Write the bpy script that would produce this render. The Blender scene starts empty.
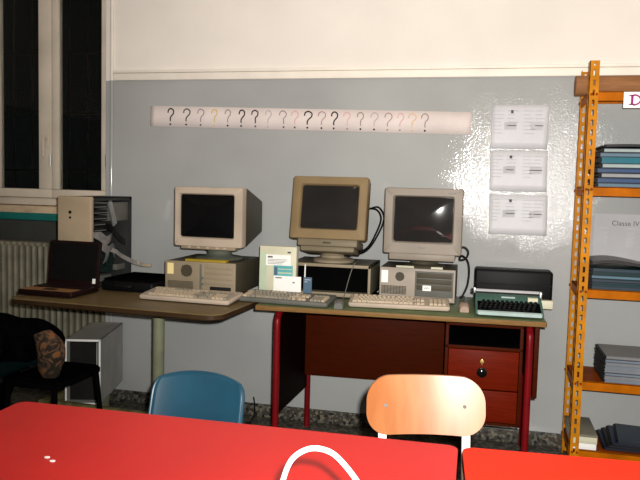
import bpy, bmesh, math, random
from mathutils import Vector, Matrix
random.seed(7)
R = math.radians
S = bpy.context.scene
COL = S.collection

# ------------------------------------------------------------------ materials
def mat(name, col, rough=.5, var=.06, vscale=12, bump=0, bscale=80, metal=0, spec=.18, col2=None, coat=0, coat_rough=.35, stretch=None, mix=None):
    m = bpy.data.materials.new(name); m.use_nodes = True
    nt = m.node_tree; N = nt.nodes; L = nt.links
    b = N['Principled BSDF']
    b.inputs['Roughness'].default_value = rough
    b.inputs['Metallic'].default_value = metal
    b.inputs['Specular IOR Level'].default_value = spec
    b.inputs['Coat Weight'].default_value = coat; b.inputs['Coat Roughness'].default_value = coat_rough
    tc = N.new('ShaderNodeTexCoord'); src = tc.outputs['Object']
    if stretch:
        mp = N.new('ShaderNodeMapping'); mp.inputs['Scale'].default_value = stretch
        L.new(src, mp.inputs['Vector']); src = mp.outputs['Vector']
    n = N.new('ShaderNodeTexNoise'); n.inputs['Scale'].default_value = vscale; n.inputs['Detail'].default_value = 5
    L.new(src, n.inputs['Vector'])
    r = N.new('ShaderNodeValToRGB')
    c2 = col2 or tuple(max(0, c*(1-var*3)) for c in col)
    c1 = col if col2 else tuple(min(1, c*(1+var)) for c in col)
    lo, hi = mix or (.3, .7)
    r.color_ramp.elements[0].position = lo; r.color_ramp.elements[1].position = hi
    r.color_ramp.elements[0].color = (*c2, 1); r.color_ramp.elements[1].color = (*c1, 1)
    L.new(n.outputs['Fac'], r.inputs['Fac']); L.new(r.outputs['Color'], b.inputs['Base Color'])
    if bump:
        n2 = N.new('ShaderNodeTexNoise'); n2.inputs['Scale'].default_value = bscale; n2.inputs['Detail'].default_value = 3
        L.new(src, n2.inputs['Vector'])
        bp = N.new('ShaderNodeBump'); bp.inputs['Strength'].default_value = bump; bp.inputs['Distance'].default_value = .01
        L.new(n2.outputs['Fac'], bp.inputs['Height']); L.new(bp.outputs['Normal'], b.inputs['Normal'])
    return m

M = {}
M['wall_cream'] = mat('wall_cream', (.78,.73,.66), .8, .03, 2, .08, 30)
M['wall_grey'] = mat('wall_grey_gloss', (.368,.378,.368), .085, .05, 1.6, .16, 115, spec=.30)
def lumpy_wall():
    m = M['wall_grey']; nt = m.node_tree; N = nt.nodes; L = nt.links
    bp = [n for n in N if n.type == 'BUMP'][0]; nz = bp.inputs['Height'].links[0].from_node
    tc = [n for n in N if n.type == 'TEX_COORD'][0]
    d = N.new('ShaderNodeVectorMath'); d.operation = 'DISTANCE'; d.inputs[1].default_value = (.27, 3.69, 1.46)
    L.new(tc.outputs['Object'], d.inputs[0])
    a = N.new('ShaderNodeTexNoise'); a.inputs['Scale'].default_value = 5; L.new(tc.outputs['Object'], a.inputs['Vector'])
    add = N.new('ShaderNodeMath'); add.operation = 'MULTIPLY_ADD'; add.inputs[1].default_value = .5; L.new(a.outputs['Fac'], add.inputs[0]); L.new(d.outputs['Value'], add.inputs[2])
    mr = N.new('ShaderNodeMapRange'); mr.inputs['From Min'].default_value = .45; mr.inputs['From Max'].default_value = .80; mr.inputs['To Min'].default_value = .19; mr.inputs['To Max'].default_value = .02
    L.new(add.outputs[0], mr.inputs['Value']); 
    mu = N.new('ShaderNodeMath'); mu.operation = 'MULTIPLY'; L.new(nz.outputs['Fac'], mu.inputs[0]); L.new(mr.outputs['Result'], mu.inputs[1])
    sp = N.new('ShaderNodeSeparateXYZ'); L.new(tc.outputs['Object'], sp.inputs[0])
    bu = N.new('ShaderNodeMapRange'); bu.interpolation_type = 'SMOOTHSTEP'                  # bulge added to the bump to steer flash glints toward the shelf
    bu.inputs['From Min'].default_value = -.15; bu.inputs['From Max'].default_value = .75; bu.inputs['To Max'].default_value = 3.1
    L.new(sp.outputs['X'], bu.inputs['Value'])
    sm = N.new('ShaderNodeMath'); sm.operation = 'ADD'; L.new(mu.outputs[0], sm.inputs[0]); L.new(bu.outputs['Result'], sm.inputs[1])
    L.new(sm.outputs[0], bp.inputs['Height']); bp.inputs['Strength'].default_value = 1
lumpy_wall()
M['moulding'] = mat('moulding_paint', (.84,.78,.68), .5, .03, 6)
M['pipe_cream'] = mat('pipe_cream', (.75,.70,.62), .35, .04, 4)
M['ceiling'] = mat('ceiling_white', (.8,.78,.74), .9, .02, 3)
M['frame_white'] = mat('window_paint', (.64,.57,.465), .4, .05, 5)
M['sill'] = mat('sill_stone', (.55,.42,.28), .5, .08, 20)
M['teal'] = mat('teal_paint', (.01,.14,.12), .5, .05, 8)
M['radiator'] = mat('radiator_paint', (.25,.235,.17), .5, .12, 9)
M['black'] = mat('black_plastic', (.004,.004,.0045), .5, .1, 20, spec=.12)
M['blackcloth'] = mat('black_cloth', (.0022,.0022,.0026), .95, .2, 30, .4, 200, spec=0)
M['iron'] = mat('dark_iron', (.012,.012,.011), .6, .1, 20, spec=.12)
M['beige'] = mat('beige_plastic', (.42,.345,.27), .5, .05, 6, .03, 300)
M['beige_dark'] = mat('aged_beige', (.265,.215,.145), .5, .05, 6)
M['tan'] = mat('yellowed_plastic', (.21,.147,.072), .5, .05, 6, .03, 300)
M['pinkwhite'] = mat('pale_plastic', (.245,.21,.17), .45, .04, 6, .03, 300)
M['greycase'] = mat('grey_case_shaded', (.065,.056,.036), .55, .06, 8, .05, 300)  # grey darkened so the colour carries the shade on case sides
M['pale_case'] = mat('pale_case_plastic', (.36,.31,.255), .45, .04, 6)
M['tower_front'] = mat('tower_front_plastic', (.36,.285,.19), .5, .05, 6)
M['orange_post'] = mat('orange_post_enamel', (.50,.185,.006), .45, .1, 14, spec=.06)
M['chin'] = mat('chin_plastic', (.175,.145,.092), .5, .05, 6)
M['screen_grey'] = mat('screen_glass_grey', (.020,.019,.018), .07, .1, 4, spec=.4)
M['gloss_black'] = mat('gloss_black', (.004,.004,.004), .15, .1, 20, spec=.5)
M['case_top'] = mat('olive_case_paint', (.115,.105,.072), .55, .06, 8)
M['box_lid'] = mat('box_lid_grey', (.19,.18,.135), .6, .06, 8)
M['keys'] = mat('key_caps', (.42,.34,.24), .5, .06, 60)
M['keys_grey'] = mat('key_caps_grey', (.25,.22,.17), .5, .08, 60)
M['kbgrey'] = mat('keyboard_grey', (.12,.12,.105), .5, .05, 10)
M['screen'] = mat('screen_glass', (.004,.004,.0045), .07, .1, 4, spec=.35)
M['white'] = mat('white_paint', (.85,.84,.80), .45, .02, 10)
M['paper'] = mat('paper', (.42,.42,.43), .6, .03, 8)
M['sheet'] = mat('plastic_sleeve_paper', (.58,.58,.60), .35, .03, 4, .05, 25, spec=.1)
M['banner'] = mat('banner_paper', (.70,.62,.585), .7, .04, 4)
M['ink'] = mat('black_ink', (.02,.02,.02), .8)
M['ink_grey'] = mat('faint_ink', (.50,.50,.51), .8)
M['ink_mid'] = mat('grey_ink', (.10,.10,.11), .8)
M['ink_soft'] = mat('soft_ink', (.50,.50,.515), .8)
M['magenta'] = mat('magenta_ink', (.35,.02,.16), .7)
M['orange'] = mat('orange_enamel', (.43,.115,.002), .45, .10, 14, spec=.04)
M['orange_board'] = mat('orange_board_shaded', (.22,.04,.002), .5, .12, 10, spec=.04)  # shelf orange darkened in colour for grazing light on the board tops
M['card'] = mat('cardboard', (.27,.125,.05), .75, .08, 10, stretch=(1,8,8))
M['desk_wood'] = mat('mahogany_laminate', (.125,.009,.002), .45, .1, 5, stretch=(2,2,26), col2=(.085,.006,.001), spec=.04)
M['desk_wood_dark'] = mat('near_black_laminate', (.006,.002,.001), .6, .1, 5, stretch=(2,2,26), spec=.02)  # near-black version of the desk laminate for the left side panel
M['desk_panel'] = mat('mahogany_shaded', (.052,.007,.001), .5, .1, 5, stretch=(2,2,26), col2=(.036,.005,.001), spec=.03)  # drawer mahogany darkened, dimmer light on the set-back panels put into colour
M['case_side'] = mat('case_side_paint', (.42,.41,.375), .55, .06, 8)
M['tower_metal'] = mat('tower_metal', (.030,.031,.030), .5, .1, 12)
M['niche_grey'] = mat('niche_dark_grey', (.062,.064,.057), .6, .06, 4)  # niche wall under the window, darker grey than the main wall
M['bay_black'] = mat('bay_black', (.0015,.0015,.0015), .9, spec=.02)
M['lino'] = mat('green_linoleum', (.105,.135,.060), .4, .08, 9, spec=.12)
M['edge_tan'] = mat('edge_band', (.21,.115,.04), .45, .08, 12, stretch=(2,20,20), spec=.1)
M['desk_brown'] = mat('brown_top', (.135,.095,.042), .38, .08, 7, spec=.14)
M['edge_dark'] = mat('dark_edge', (.04,.022,.010), .4, .1, 8)
M['red_metal'] = mat('red_enamel', (.16,.004,.006), .35, .08, 10)
M['green_metal'] = mat('pale_green_enamel', (.22,.23,.145), .45, .08, 10)
M['green_plank'] = mat('olive_plank', (.16,.15,.065), .6, .2, 25)
M['red_top'] = mat('red_laminate', (.48,.006,.004), .45, .04, 3, .04, 400, spec=.62)
M['orange_top'] = mat('orange_red_laminate', (.68,.018,.001), .5, .04, 3, .04, 400, spec=.2)
M['table_edge'] = mat('table_edge', (.03,.012,.010), .6)
M['chair_wood'] = mat('beech_plywood', (.41,.165,.058), .42, .06, 3.2, col2=(.32,.104,.028), stretch=(5,1,1.2), mix=(.35,.65), coat=.75, coat_rough=.36)
M['blue'] = mat('blue_plastic', (.014,.066,.108), .32, .08, 6, .02, 400, spec=.45)
M['dkgreen'] = mat('dark_green_plastic', (.0015,.010,.010), .5, .1, 8, spec=.1)
M['steel'] = mat('steel', (.45,.45,.44), .35, .05, 20, metal=.8)
M['laptop'] = mat('laptop_maroon', (.010,.003,.003), .45, .1, 10)
M['palm'] = mat('laptop_palmrest', (.26,.13,.05), .5, .08, 30)
M['ribbon'] = mat('ribbon_cable', (.21,.20,.19), .6, .08, 40)
M['pcb'] = mat('circuit_green', (.010,.022,.019), .5, .3, 90)
M['yellow'] = mat('yellow_paper', (.34,.24,.02), .7, .08, 10)
M['cream'] = mat('cream_card', (.60,.585,.43), .5, .05, 6)
M['cream_label'] = mat('cream_label', (.80,.66,.30), .5, .03, 6)
M['tealcard'] = mat('teal_print', (.12,.42,.44), .5, .05, 10)
M['bluecard'] = mat('blue_print', (.08,.14,.20), .5, .05, 10)
M['tw_green'] = mat('typewriter_green', (.045,.105,.082), .45, .06, 10)
M['tw_pale'] = mat('typewriter_pale', (.36,.46,.44), .4, .06, 10)
M['pinkcream'] = mat('pink_cream', (.33,.24,.18), .5, .05, 10)
M['olivegrey'] = mat('olive_grey', (.13,.14,.11), .5, .1, 10)
M['brass'] = mat('brass', (.55,.38,.12), .35, .1, 20, metal=.8)
M['crtline'] = mat('logo_grey', (.22,.2,.19), .5)

def scarf_mat():
    m = mat('paisley_cloth', (.15,.06,.02), .9, .3, 16, col2=(.018,.013,.009), mix=(.42,.60))
    nt = m.node_tree; N = nt.nodes; L = nt.links
    n = [q for q in N if q.type == 'TEX_NOISE'][0]; n.inputs['Distortion'].default_value = 2.5
    cr = [q for q in N if q.type == 'VALTORGB'][0]; x = cr.color_ramp.elements.new(.52); x.color = (.075,.045,.028,1)
    return m
M['scarf'] = scarf_mat()

def floor_mat():
    m = mat('terrazzo', (.1,.1,.09), .35)
    nt = m.node_tree; N = nt.nodes; L = nt.links
    tc = N.new('ShaderNodeTexCoord')
    v = N.new('ShaderNodeTexVoronoi'); v.inputs['Scale'].default_value = 75
    L.new(tc.outputs['Object'], v.inputs['Vector'])
    r = N.new('ShaderNodeValToRGB'); r.color_ramp.interpolation = 'CONSTANT'
    e = r.color_ramp.elements
    e[0].color = (.055,.052,.042,1); e[1].color = (.115,.11,.09,1); e[1].position = .4
    for p, c in ((.62,(.02,.02,.018,1)), (.78,(.17,.15,.11,1)), (.9,(.06,.045,.035,1))):
        x = e.new(p); x.color = c
    sep = N.new('ShaderNodeSeparateColor'); L.new(v.outputs['Color'], sep.inputs['Color'])
    L.new(sep.outputs['Red'], r.inputs['Fac']); L.new(r.outputs['Color'], N['Principled BSDF'].inputs['Base Color'])
    return m
M['floor'] = floor_mat()

def glass_mat():
    m = bpy.data.materials.new('window_glass'); m.use_nodes = True
    b = m.node_tree.nodes['Principled BSDF']
    b.inputs['Base Color'].default_value = (.9,.95,.92,1); b.inputs['Roughness'].default_value = .02
    b.inputs['Transmission Weight'].default_value = 1; b.inputs['IOR'].default_value = 1.22
    return m
M['glass'] = glass_mat()

# ------------------------------------------------------------------ mesh helpers
def rr(w, h, r, n=4):
    pts = []
    for cx, cz, a0 in ((w/2-r, h/2-r, 0), (-w/2+r, h/2-r, 90), (-w/2+r, -h/2+r, 180), (w/2-r, -h/2+r, 270)):
        for i in range(n+1):
            a = R(a0 + 90*i/n); pts.append((cx+r*math.cos(a), cz+r*math.sin(a)))
    return pts

def spline(pts, n=8):
    P = [Vector(p) for p in pts]; out = []
    for i in range(len(P)-1):
        p0 = P[max(i-1,0)]; p1 = P[i]; p2 = P[i+1]; p3 = P[min(i+2,len(P)-1)]
        for k in range(n):
            t = k/n
            out.append(.5*((2*p1)+(p2-p0)*t+(2*p0-5*p1+4*p2-p3)*t*t+(3*p1-p0-3*p2+p3)*t**3))
    out.append(P[-1]); return out

class MB:
    def __init__(s): s.bm = bmesh.new()
    def box(s, x0, x1, y0, y1, z0, z1, bev=0, mi=0, seg=2):
        r = bmesh.ops.create_cube(s.bm, size=1)
        vs = r['verts']
        for v in vs:
            v.co = Vector(((x0+x1)/2+v.co.x*(x1-x0), (y0+y1)/2+v.co.y*(y1-y0), (z0+z1)/2+v.co.z*(z1-z0)))
        fs = {f for v in vs for f in v.link_faces}
        for f in fs: f.material_index = mi
        if bev:
            es = list({e for v in vs for e in v.link_edges})
            bmesh.ops.bevel(s.bm, geom=es, offset=bev, segments=seg, affect='EDGES', profile=.5, material=mi)
        return s
    def ring(s, pts): return [s.bm.verts.new(p) for p in pts]
    def bridge(s, a, b, mi=0):
        n = len(a)
        for i in range(n):
            f = s.bm.faces.new((a[i], a[(i+1)%n], b[(i+1)%n], b[i])); f.material_index = mi
    def loft(s, rings, cap0=True, cap1=True, mi=0):
        rs = [s.ring(r) for r in rings]
        for a, b in zip(rs, rs[1:]): s.bridge(a, b, mi)
        if cap0: s.bm.faces.new(list(reversed(rs[0]))).material_index = mi
        if cap1: s.bm.faces.new(rs[-1]).material_index = mi
        return s
    def cyl(s, p, q, r, n=16, r2=None, mi=0):
        p = Vector(p); q = Vector(q); d = (q-p).normalized()
        u = d.orthogonal().normalized(); w = d.cross(u); r2 = r if r2 is None else r2
        A = [p+(u*math.cos(2*math.pi*i/n)+w*math.sin(2*math.pi*i/n))*r for i in range(n)]
        B = [q+(u*math.cos(2*math.pi*i/n)+w*math.sin(2*math.pi*i/n))*r2 for i in range(n)]
        return s.loft([A, B], mi=mi)
    def tube(s, pts, r, n=8, mi=0):
        P = [Vector(p) for p in pts]; rings = []; u = None
        for i, p in enumerate(P):
            d = (P[min(i+1,len(P)-1)]-P[max(i-1,0)]).normalized()
            u = d.orthogonal().normalized() if u is None else (u-d*u.dot(d)).normalized()
            w = d.cross(u)
            rings.append([p+(u*math.cos(2*math.pi*k/n)+w*math.sin(2*math.pi*k/n))*r for k in range(n)])
        return s.loft(rings, mi=mi)
    def lathe(s, prof, c=(0,0,0), n=28, mi=0):
        return s.loft([[(c[0]+r*math.cos(2*math.pi*i/n), c[1]+r*math.sin(2*math.pi*i/n), c[2]+z) for i in range(n)] for r, z in prof], mi=mi)
    def prism(s, poly, z0, z1, axis='z', bev=0, mi=0):
        f = {'z': lambda a, b, t: (a, b, t), 'y': lambda a, b, t: (a, t, b), 'x': lambda a, b, t: (t, a, b)}[axis]
        return s.loft([[f(a, b, z0) for a, b in poly], [f(a, b, z1) for a, b in poly]], mi=mi)
    def grid(s, fn, nu, nv, mi=0, thick=0):
        V = [[s.bm.verts.new(fn(i/nu, j/nv)) for j in range(nv+1)] for i in range(nu+1)]
        for i in range(nu):
            for j in range(nv):
                s.bm.faces.new((V[i][j], V[i+1][j], V[i+1][j+1], V[i][j+1])).material_index = mi
        return s
    def xf(s, m): bmesh.ops.transform(s.bm, matrix=m, verts=s.bm.verts[:]); return s
    def build(s, name, mats, parent=None, smooth=40, loc=None, solid=0, sub=0):
        bmesh.ops.recalc_face_normals(s.bm, faces=s.bm.faces[:])
        me = bpy.data.meshes.new(name); s.bm.to_mesh(me); s.bm.free()
        for k in (mats if isinstance(mats, (list, tuple)) else [mats]): me.materials.append(M[k])
        if smooth:
            me.polygons.foreach_set('use_smooth', [True]*len(me.polygons))
            me.set_sharp_from_angle(angle=R(smooth))
        o = bpy.data.objects.new(name, me); COL.objects.link(o)
        if parent: o.parent = parent
        if loc: o.location = loc
        if solid:
            q = o.modifiers.new('solid', 'SOLIDIFY'); q.thickness = solid; q.offset = 0
        if sub:
            q = o.modifiers.new('sub', 'SUBSURF'); q.levels = sub; q.render_levels = sub
        return o

def tag(o, label, cat, group=None, kind=None):
    o['label'] = label; o['category'] = cat
    if group: o['group'] = group
    if kind: o['kind'] = kind
    return o
def thing(name, label, cat, loc=(0,0,0), rz=0, group=None):
    o = bpy.data.objects.new(name, None); COL.objects.link(o); o.empty_display_size = .1
    o.location = loc; o.rotation_euler = (0,0,R(rz))
    return tag(o, label, cat, group)
def struct(o, label=None, cat=None):
    o['kind'] = 'structure'
    if label: o['label'] = label
    if cat: o['category'] = cat
    return o

def text_mesh(body, size, name, mt, parent, m):
    cu = bpy.data.curves.new('lettering', 'FONT'); cu.body = body; cu.size = size; cu.extrude = .0003
    t = bpy.data.objects.new('lettering', cu); COL.objects.link(t)
    dg = bpy.context.evaluated_depsgraph_get(); dg.update()
    me = bpy.data.meshes.new_from_object(t.evaluated_get(dg))
    bpy.data.objects.remove(t)
    me.transform(m); me.materials.clear(); me.materials.append(M[mt])
    o = bpy.data.objects.new(name, me); COL.objects.link(o); o.parent = parent
    return o
def on_front(x, y, z): return Matrix.Translation((x,y,z)) @ Matrix.Rotation(R(90), 4, 'X')

# ------------------------------------------------------------------ the room
W = 3.69           # face of the back wall
NX = -2.155        # right edge of the window niche
XL, XR, YF, ZC = -3.7, 2.2, -1.6, 3.25
DZ = 1.873         # top of the grey paint
struct(MB().box(XL-.2, XR+.2, YF-.2, W+.5, -.1, 0).build('floor', 'floor', smooth=0), 'dark speckled terrazzo floor under the desks', 'floor')
struct(MB().box(XL-.2, XR+.2, YF-.2, W+.5, ZC, ZC+.1).build('ceiling', 'ceiling', smooth=0), 'white ceiling of the classroom', 'ceiling')
w = MB()
w.box(NX, XR+.2, W, W+.4, 0, DZ, mi=1).box(NX, XR+.2, W, W+.4, DZ, ZC, mi=0)
w.box(XL-.2, -3.35, W, W+.4, 0, DZ, mi=1).box(XL-.2, -3.35, W, W+.4, DZ, ZC, mi=0)
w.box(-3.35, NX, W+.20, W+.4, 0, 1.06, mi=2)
w.box(-3.35, NX, W, W+.4, 2.9, ZC, mi=0)
struct(w.build('wall_back', ['wall_cream','wall_grey','niche_grey'], smooth=0), 'back wall, glossy grey paint below and cream paint above', 'wall')
for nm, a in (('wall_left', (XL-.2, XL, YF-.2, W)), ('wall_right', (XR, XR+.2, YF-.2, W)), ('wall_front', (XL, XR, YF-.2, YF))):
    b = MB().box(*a, 0, DZ, mi=1).box(*a, DZ, ZC, mi=0)
    struct(b.build(nm, ['wall_cream','wall_grey'], smooth=0), nm.split('_')[1]+' side wall of the classroom', 'wall')
t = MB().box(-2.10, XR, W-.016, W, DZ, DZ+.040, .004).box(-2.10, XR, W-.024, W, DZ+.040, DZ+.056, .004)
struct(t.build('trim_1', 'moulding'), 'cream wooden moulding strip above the grey paint', 'moulding')
t = MB().cyl((-2.112, W-.010, .05), (-2.112, W-.010, DZ), .010, 12, mi=1).cyl((-2.112, W-.010, DZ), (-2.112, W-.010, ZC), .010, 12, mi=0)
struct(t.build('trim_2', ['pipe_cream','wall_grey']), 'thin vertical conduit beside the window', 'pipe')
struct(MB().box(NX+.02, XR, W-.013, W, 0, .072, .003).build('baseboard_back', 'floor'), 'dark speckled stone baseboard under the grey wall', 'baseboard')

# window in the niche
win = bpy.data.objects.new('window_1', None); COL.objects.link(win)
struct(win, 'white framed double casement window on a black night', 'window')
wy = W+.10
f = MB()
f.box(-3.35, NX, wy, wy+.08, 1.14, 1.185, .005).box(-3.35, -3.30, wy, wy+.08, 1.185, 2.9, .005).box(-2.19, NX, wy, wy+.08, 1.185, 2.9, .005).box(-3.30, -2.19, wy, wy+.08, 2.85, 2.9, .005)
f.build('window_frame', 'frame_white', win)
for x0, x1, g0, g1 in ((-3.30, -2.565, -2.925, -2.652), (-2.560, -2.19, -2.515, -2.232)):
    s = MB(); ya, yb = wy-.022, wy+.025
    if x0 < -3: g0 = -3.235
    s.box(x0, x1, ya, yb, 1.187, 1.24, .006).box(x0, x1, ya, yb, 2.79, 2.85, .006).box(x0, g0, ya, yb, 1.24, 2.79, .006).box(g1, x1, ya, yb, 1.24, 2.79, .006)
    if x0 < -3: s.box(-2.955, -2.925, ya, yb, 1.24, 2.79, .004)
    so = s.build('window_sash', 'frame_white', win)
    MB().box(g0, g1, wy-.002, wy+.003, 1.24, 2.79).build('window_pane', 'glass', so, smooth=0)
    MB().cyl((x1-.004, ya-.006, 1.38), (x1-.004, ya-.006, 1.45), .007, 10).build('hinge', 'steel', so)
h = MB().box(-2.60, -2.575, wy-.032, wy-.022, 1.49, 1.57, .004).box(-2.593, -2.582, wy-.07, wy-.032, 1.535, 1.55, .003).box(-2.596, -2.58, wy-.075, wy-.06, 1.43, 1.55, .005)
h.build('window_handle', 'frame_white', win)
s = MB().box(-3.35, NX, W-.02, wy, 1.085, 1.138, .003, mi=0).box(-3.35, NX-.001, W-.026, W-.019, 1.055, 1.098, .002, mi=1)
s.build('window_sill', ['sill','teal'], win)
g = MB()
for i in range(9): g.cyl((-3.3+i*.135, W+.36, 1.1), (-3.3+i*.135, W+.36, 2.9), .007, 8)
for z in (1.35, 1.72, 2.1, 2.5): g.box(-3.35, NX, W+.352, W+.368, z, z+.012)
g.build('window_grating', 'iron', win)

# radiator in the niche under the sill
rad = thing('radiator', 'tall grey ribbed cast iron radiator under the window', 'radiator', (-2.74, W+.10, 0))
for i in range(27):
    x = -.55 + i*.0425
    m = MB()
    for y0 in (-.065, .0, .045): m.box(x-.012, x+.012, y0-.02, y0+.02, .16, .90, .011, seg=3)
    m.box(x-.021, x+.021, -.05, .05, .875, .915, .018, seg=3).box(x-.021, x+.021, -.05, .05, .13, .17, .018, seg=3)
    if i in (0, 26):
        m.box(x-.013, x+.013, -.05, -.02, 0, .14, .004)
        m.box(x-.013, x+.013, .02, .05, 0, .14, .004)
    m.build('radiator_section', 'radiator', rad)

# ------------------------------------------------------------------ on the wall
ban = thing('wall_banner', 'long pale paper strip of hand-drawn question marks on the grey wall', 'banner', (-1.874, W, 1.6735), 1e-6)
L_, sl = 1.787, math.atan((1.640-1.6735)/1.787)
ban.rotation_euler = (0, -sl, 0)
MB().grid(lambda u, v: (u*L_, -.0012-.0012*abs(math.sin(u*7)), -.0575+v*.115), 60, 2).build('paper_strip', 'banner', ban, solid=.0008)
qcol = {'k':(.012,.012,.012), 'd':(.07,.07,.065), 'p':(.25,.19,.23), 'y':(.62,.40,.06), 'g':(.40,.37,.36), 'r':(.62,.35,.35), 'v':(.06,.03,.06), 'm':(.36,.22,.24), 'o':(.60,.42,.20), 'b':(.25,.2,.17)}
for k, c in qcol.items(): M['q'+k] = mat('marker_'+k, c, .8, .02)
qx = [-1.748,-1.651,-1.567,-1.486,-1.407,-1.325,-1.25,-1.172,-1.09,-1.022,-.948,-.872,-.803,-.736,-.663,-.588,-.514,-.45,-.389,-.324]
qk = 'kdpypkvgprkmkrbgmroG'.replace('G','b')
dotk = 'kkdokkdgddkkkmkkmmok'
for i, (px, c) in enumerate(zip(qx, qk)):
    x = px+1.874
    wd = .020+random.uniform(-.003,.003); lean = random.uniform(-.006,.004); th = .0070 if c in 'kvd' else .0050
    pts = [(-wd*.9,.020),(-wd*.75,.036),(0,.044),(wd*.85,.034),(wd*.8,.016),(wd*.25,.004),(lean+.002,-.010),(lean+.003,-.026)]
    P = spline([(a, 0, b) for a, b in pts], 5)
    m = MB(); L1 = []; L2 = []
    for j, p in enumerate(P):
        d = (P[min(j+1,len(P)-1)]-P[max(j-1,0)]).normalized(); n = Vector((-d.z, 0, d.x))*th/2
        L1.append(p+n); L2.append(p-n)
    y = -.0036
    vs1 = [m.bm.verts.new((x+a.x, y, a.z)) for a in L1]; vs2 = [m.bm.verts.new((x+a.x, y, a.z)) for a in L2]
    for j in range(len(P)-1): m.bm.faces.new((vs1[j], vs1[j+1], vs2[j+1], vs2[j]))
    m.loft([[(x+lean+.003+.0052*math.cos(a*.7854), yy, -.043+.0052*math.sin(a*.7854)) for a in range(8)] for yy in (y, y+.001)], mi=1)
    m.build('question_mark', ['q'+c, 'q'+dotk[i]], ban, smooth=0, solid=.0006)

def wall_sheet(x0, x1, z0, z1, label, seed, skew=0):
    rnd = random.Random(seed)
    t = thing('wall_sheet', label, 'sheet', ((x0+x1)/2, W, (z0+z1)/2), 0, 'printed sheets by the shelf')
    w, h = x1-x0, z1-z0
    MB().grid(lambda u, v: (-w/2+u*w+skew*(v-.5), -.003-.002*math.sin(u*5+seed), -h/2+v*h), 12, 6).build('paper', 'sheet', t, solid=.001)
    m = MB()
    for cx, n in ((-.40, 7), (-.14, 5), (.14, 7), (.34, 5)):
        for k in range(n):
            zz = h*.36-k*h*.085
            m.box(cx*w-.02, cx*w+.012+rnd.random()*.025, -.0072, -.0062, zz, zz+.0035)
    m.build('printed_text', 'ink_grey', t, smooth=0)
    m = MB().box(-.16*w, -.115*w, -.0072, -.0062, h*.31, h*.38, mi=0)
    for cx in (-.16, .30): m.box(cx*w-.03, cx*w+.03, -.0072, -.0062, -.012, .022, mi=1)
    m.build('emblem_print', ['ink_mid','ink_soft'], t, smooth=0)
wall_sheet(.011, .289, 1.515, 1.733, 'printed sheet on the grey wall, topmost of the three', 1, .004)
wall_sheet(.014, .294, 1.300, 1.505, 'printed sheet on the grey wall, middle one of the three', 2, -.003)
wall_sheet(.020, .304, 1.080, 1.284, 'printed sheet on the grey wall, lowest of the three', 3, -.004)

no = thing('wall_notice', 'white class notice with a dark heading on the wall behind the shelves', 'notice', (.70, W, 1.09))
MB().box(-.172, .20, -.003, -.0003, -.115, .112).build('paper', 'paper', no, smooth=0)
text_mesh('Classe IV a  B', .034, 'heading_lettering', 'ink_mid', no, on_front(-.090, -.0034, .056))
m = MB()
for cx, w_, n, z0 in ((-.145,.045,8,.030), (-.02,.04,8,.030), (.09,.05,8,.03)):
    m.box(cx+.005, cx+w_*.9, -.0042, -.0030, z0+.010, z0+.015)
    for k in range(n): m.box(cx, cx+w_*random.uniform(.7,1), -.0042, -.0030, z0-.012-k*.0095, z0-.012-k*.0095+.0035)
m.build('printed_text', 'ink_grey', no, smooth=0)

# ------------------------------------------------------------------ orange shelf unit
SX, SY0, SY1 = .426, 3.345, 3.655
sh = thing('shelf_unit', 'orange slotted steel shelving unit standing against the grey wall', 'shelf', (0,0,0))
def post(x, y, sx, sy, ztop):
    m = MB(); w_ = .041; tk = .0025
    for ax in (0, 1):
        def bx(a0, a1, z0, z1):
            if ax == 0:
                xa, xb = sorted((x+sx*a0, x+sx*a1)); m.box(xa, xb, min(y, y+sy*tk), max(y, y+sy*tk), z0, z1)
            else:
                ya, yb = sorted((y+sy*a0, y+sy*a1)); m.box(min(x, x+sx*tk), max(x, x+sx*tk), ya, yb, z0, z1)
        bx(0, .016, 0, ztop); bx(.026, w_, 0, ztop)
        z = 0
        while z < ztop-.03:
            bx(.016, .026, z, z+.018); z += .044
        bx(.016, .026, ztop-.012, ztop)
    return m.build('shelf_post', 'orange_post', sh, smooth=0)
post(SX, SY0, 1, 1, 1.888); post(SX, SY1, 1, -1, 1.888); post(1.44, SY0, -1, 1, 1.888); post(1.44, SY1, -1, -1, 1.888)
SZ = [.118, .441, .867, 1.330, 1.752]
for z in SZ:
    m = MB()
    x0, x1 = SX+.004, 1.436; y0, y1 = SY0+.004, SY1-.004
    m.box(x0, x1, y0, y1, z-.003, z, mi=1)
    m.box(x0+.02, x1, y0, y0+.003, z-.040, z+.001, mi=0).box(x0, x1, y1-.003, y1, z-.018, z, mi=0)
    m.box(x0, x0+.003, y0, y1, z-.040, z, mi=0).box(x1-.003, x1, y0, y1, z-.040, z, mi=0)
    bo = m.build('shelf_board', ['orange','orange_board'], sh, smooth=0)
    b = MB()
    for xx in (SX+.012, SX+.034): b.cyl((xx, SY0-.006, z-.012), (xx, SY0+.002, z-.012), .006, 6)
    b.cyl((SX-.006, SY0+.02, z-.02), (SX+.002, SY0+.02, z-.02), .007, 6).cyl((SX-.006, SY1-.02, z-.02), (SX+.002, SY1-.02, z-.02), .007, 6)
    b.build('bolt', 'orange_board', bo)

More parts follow.
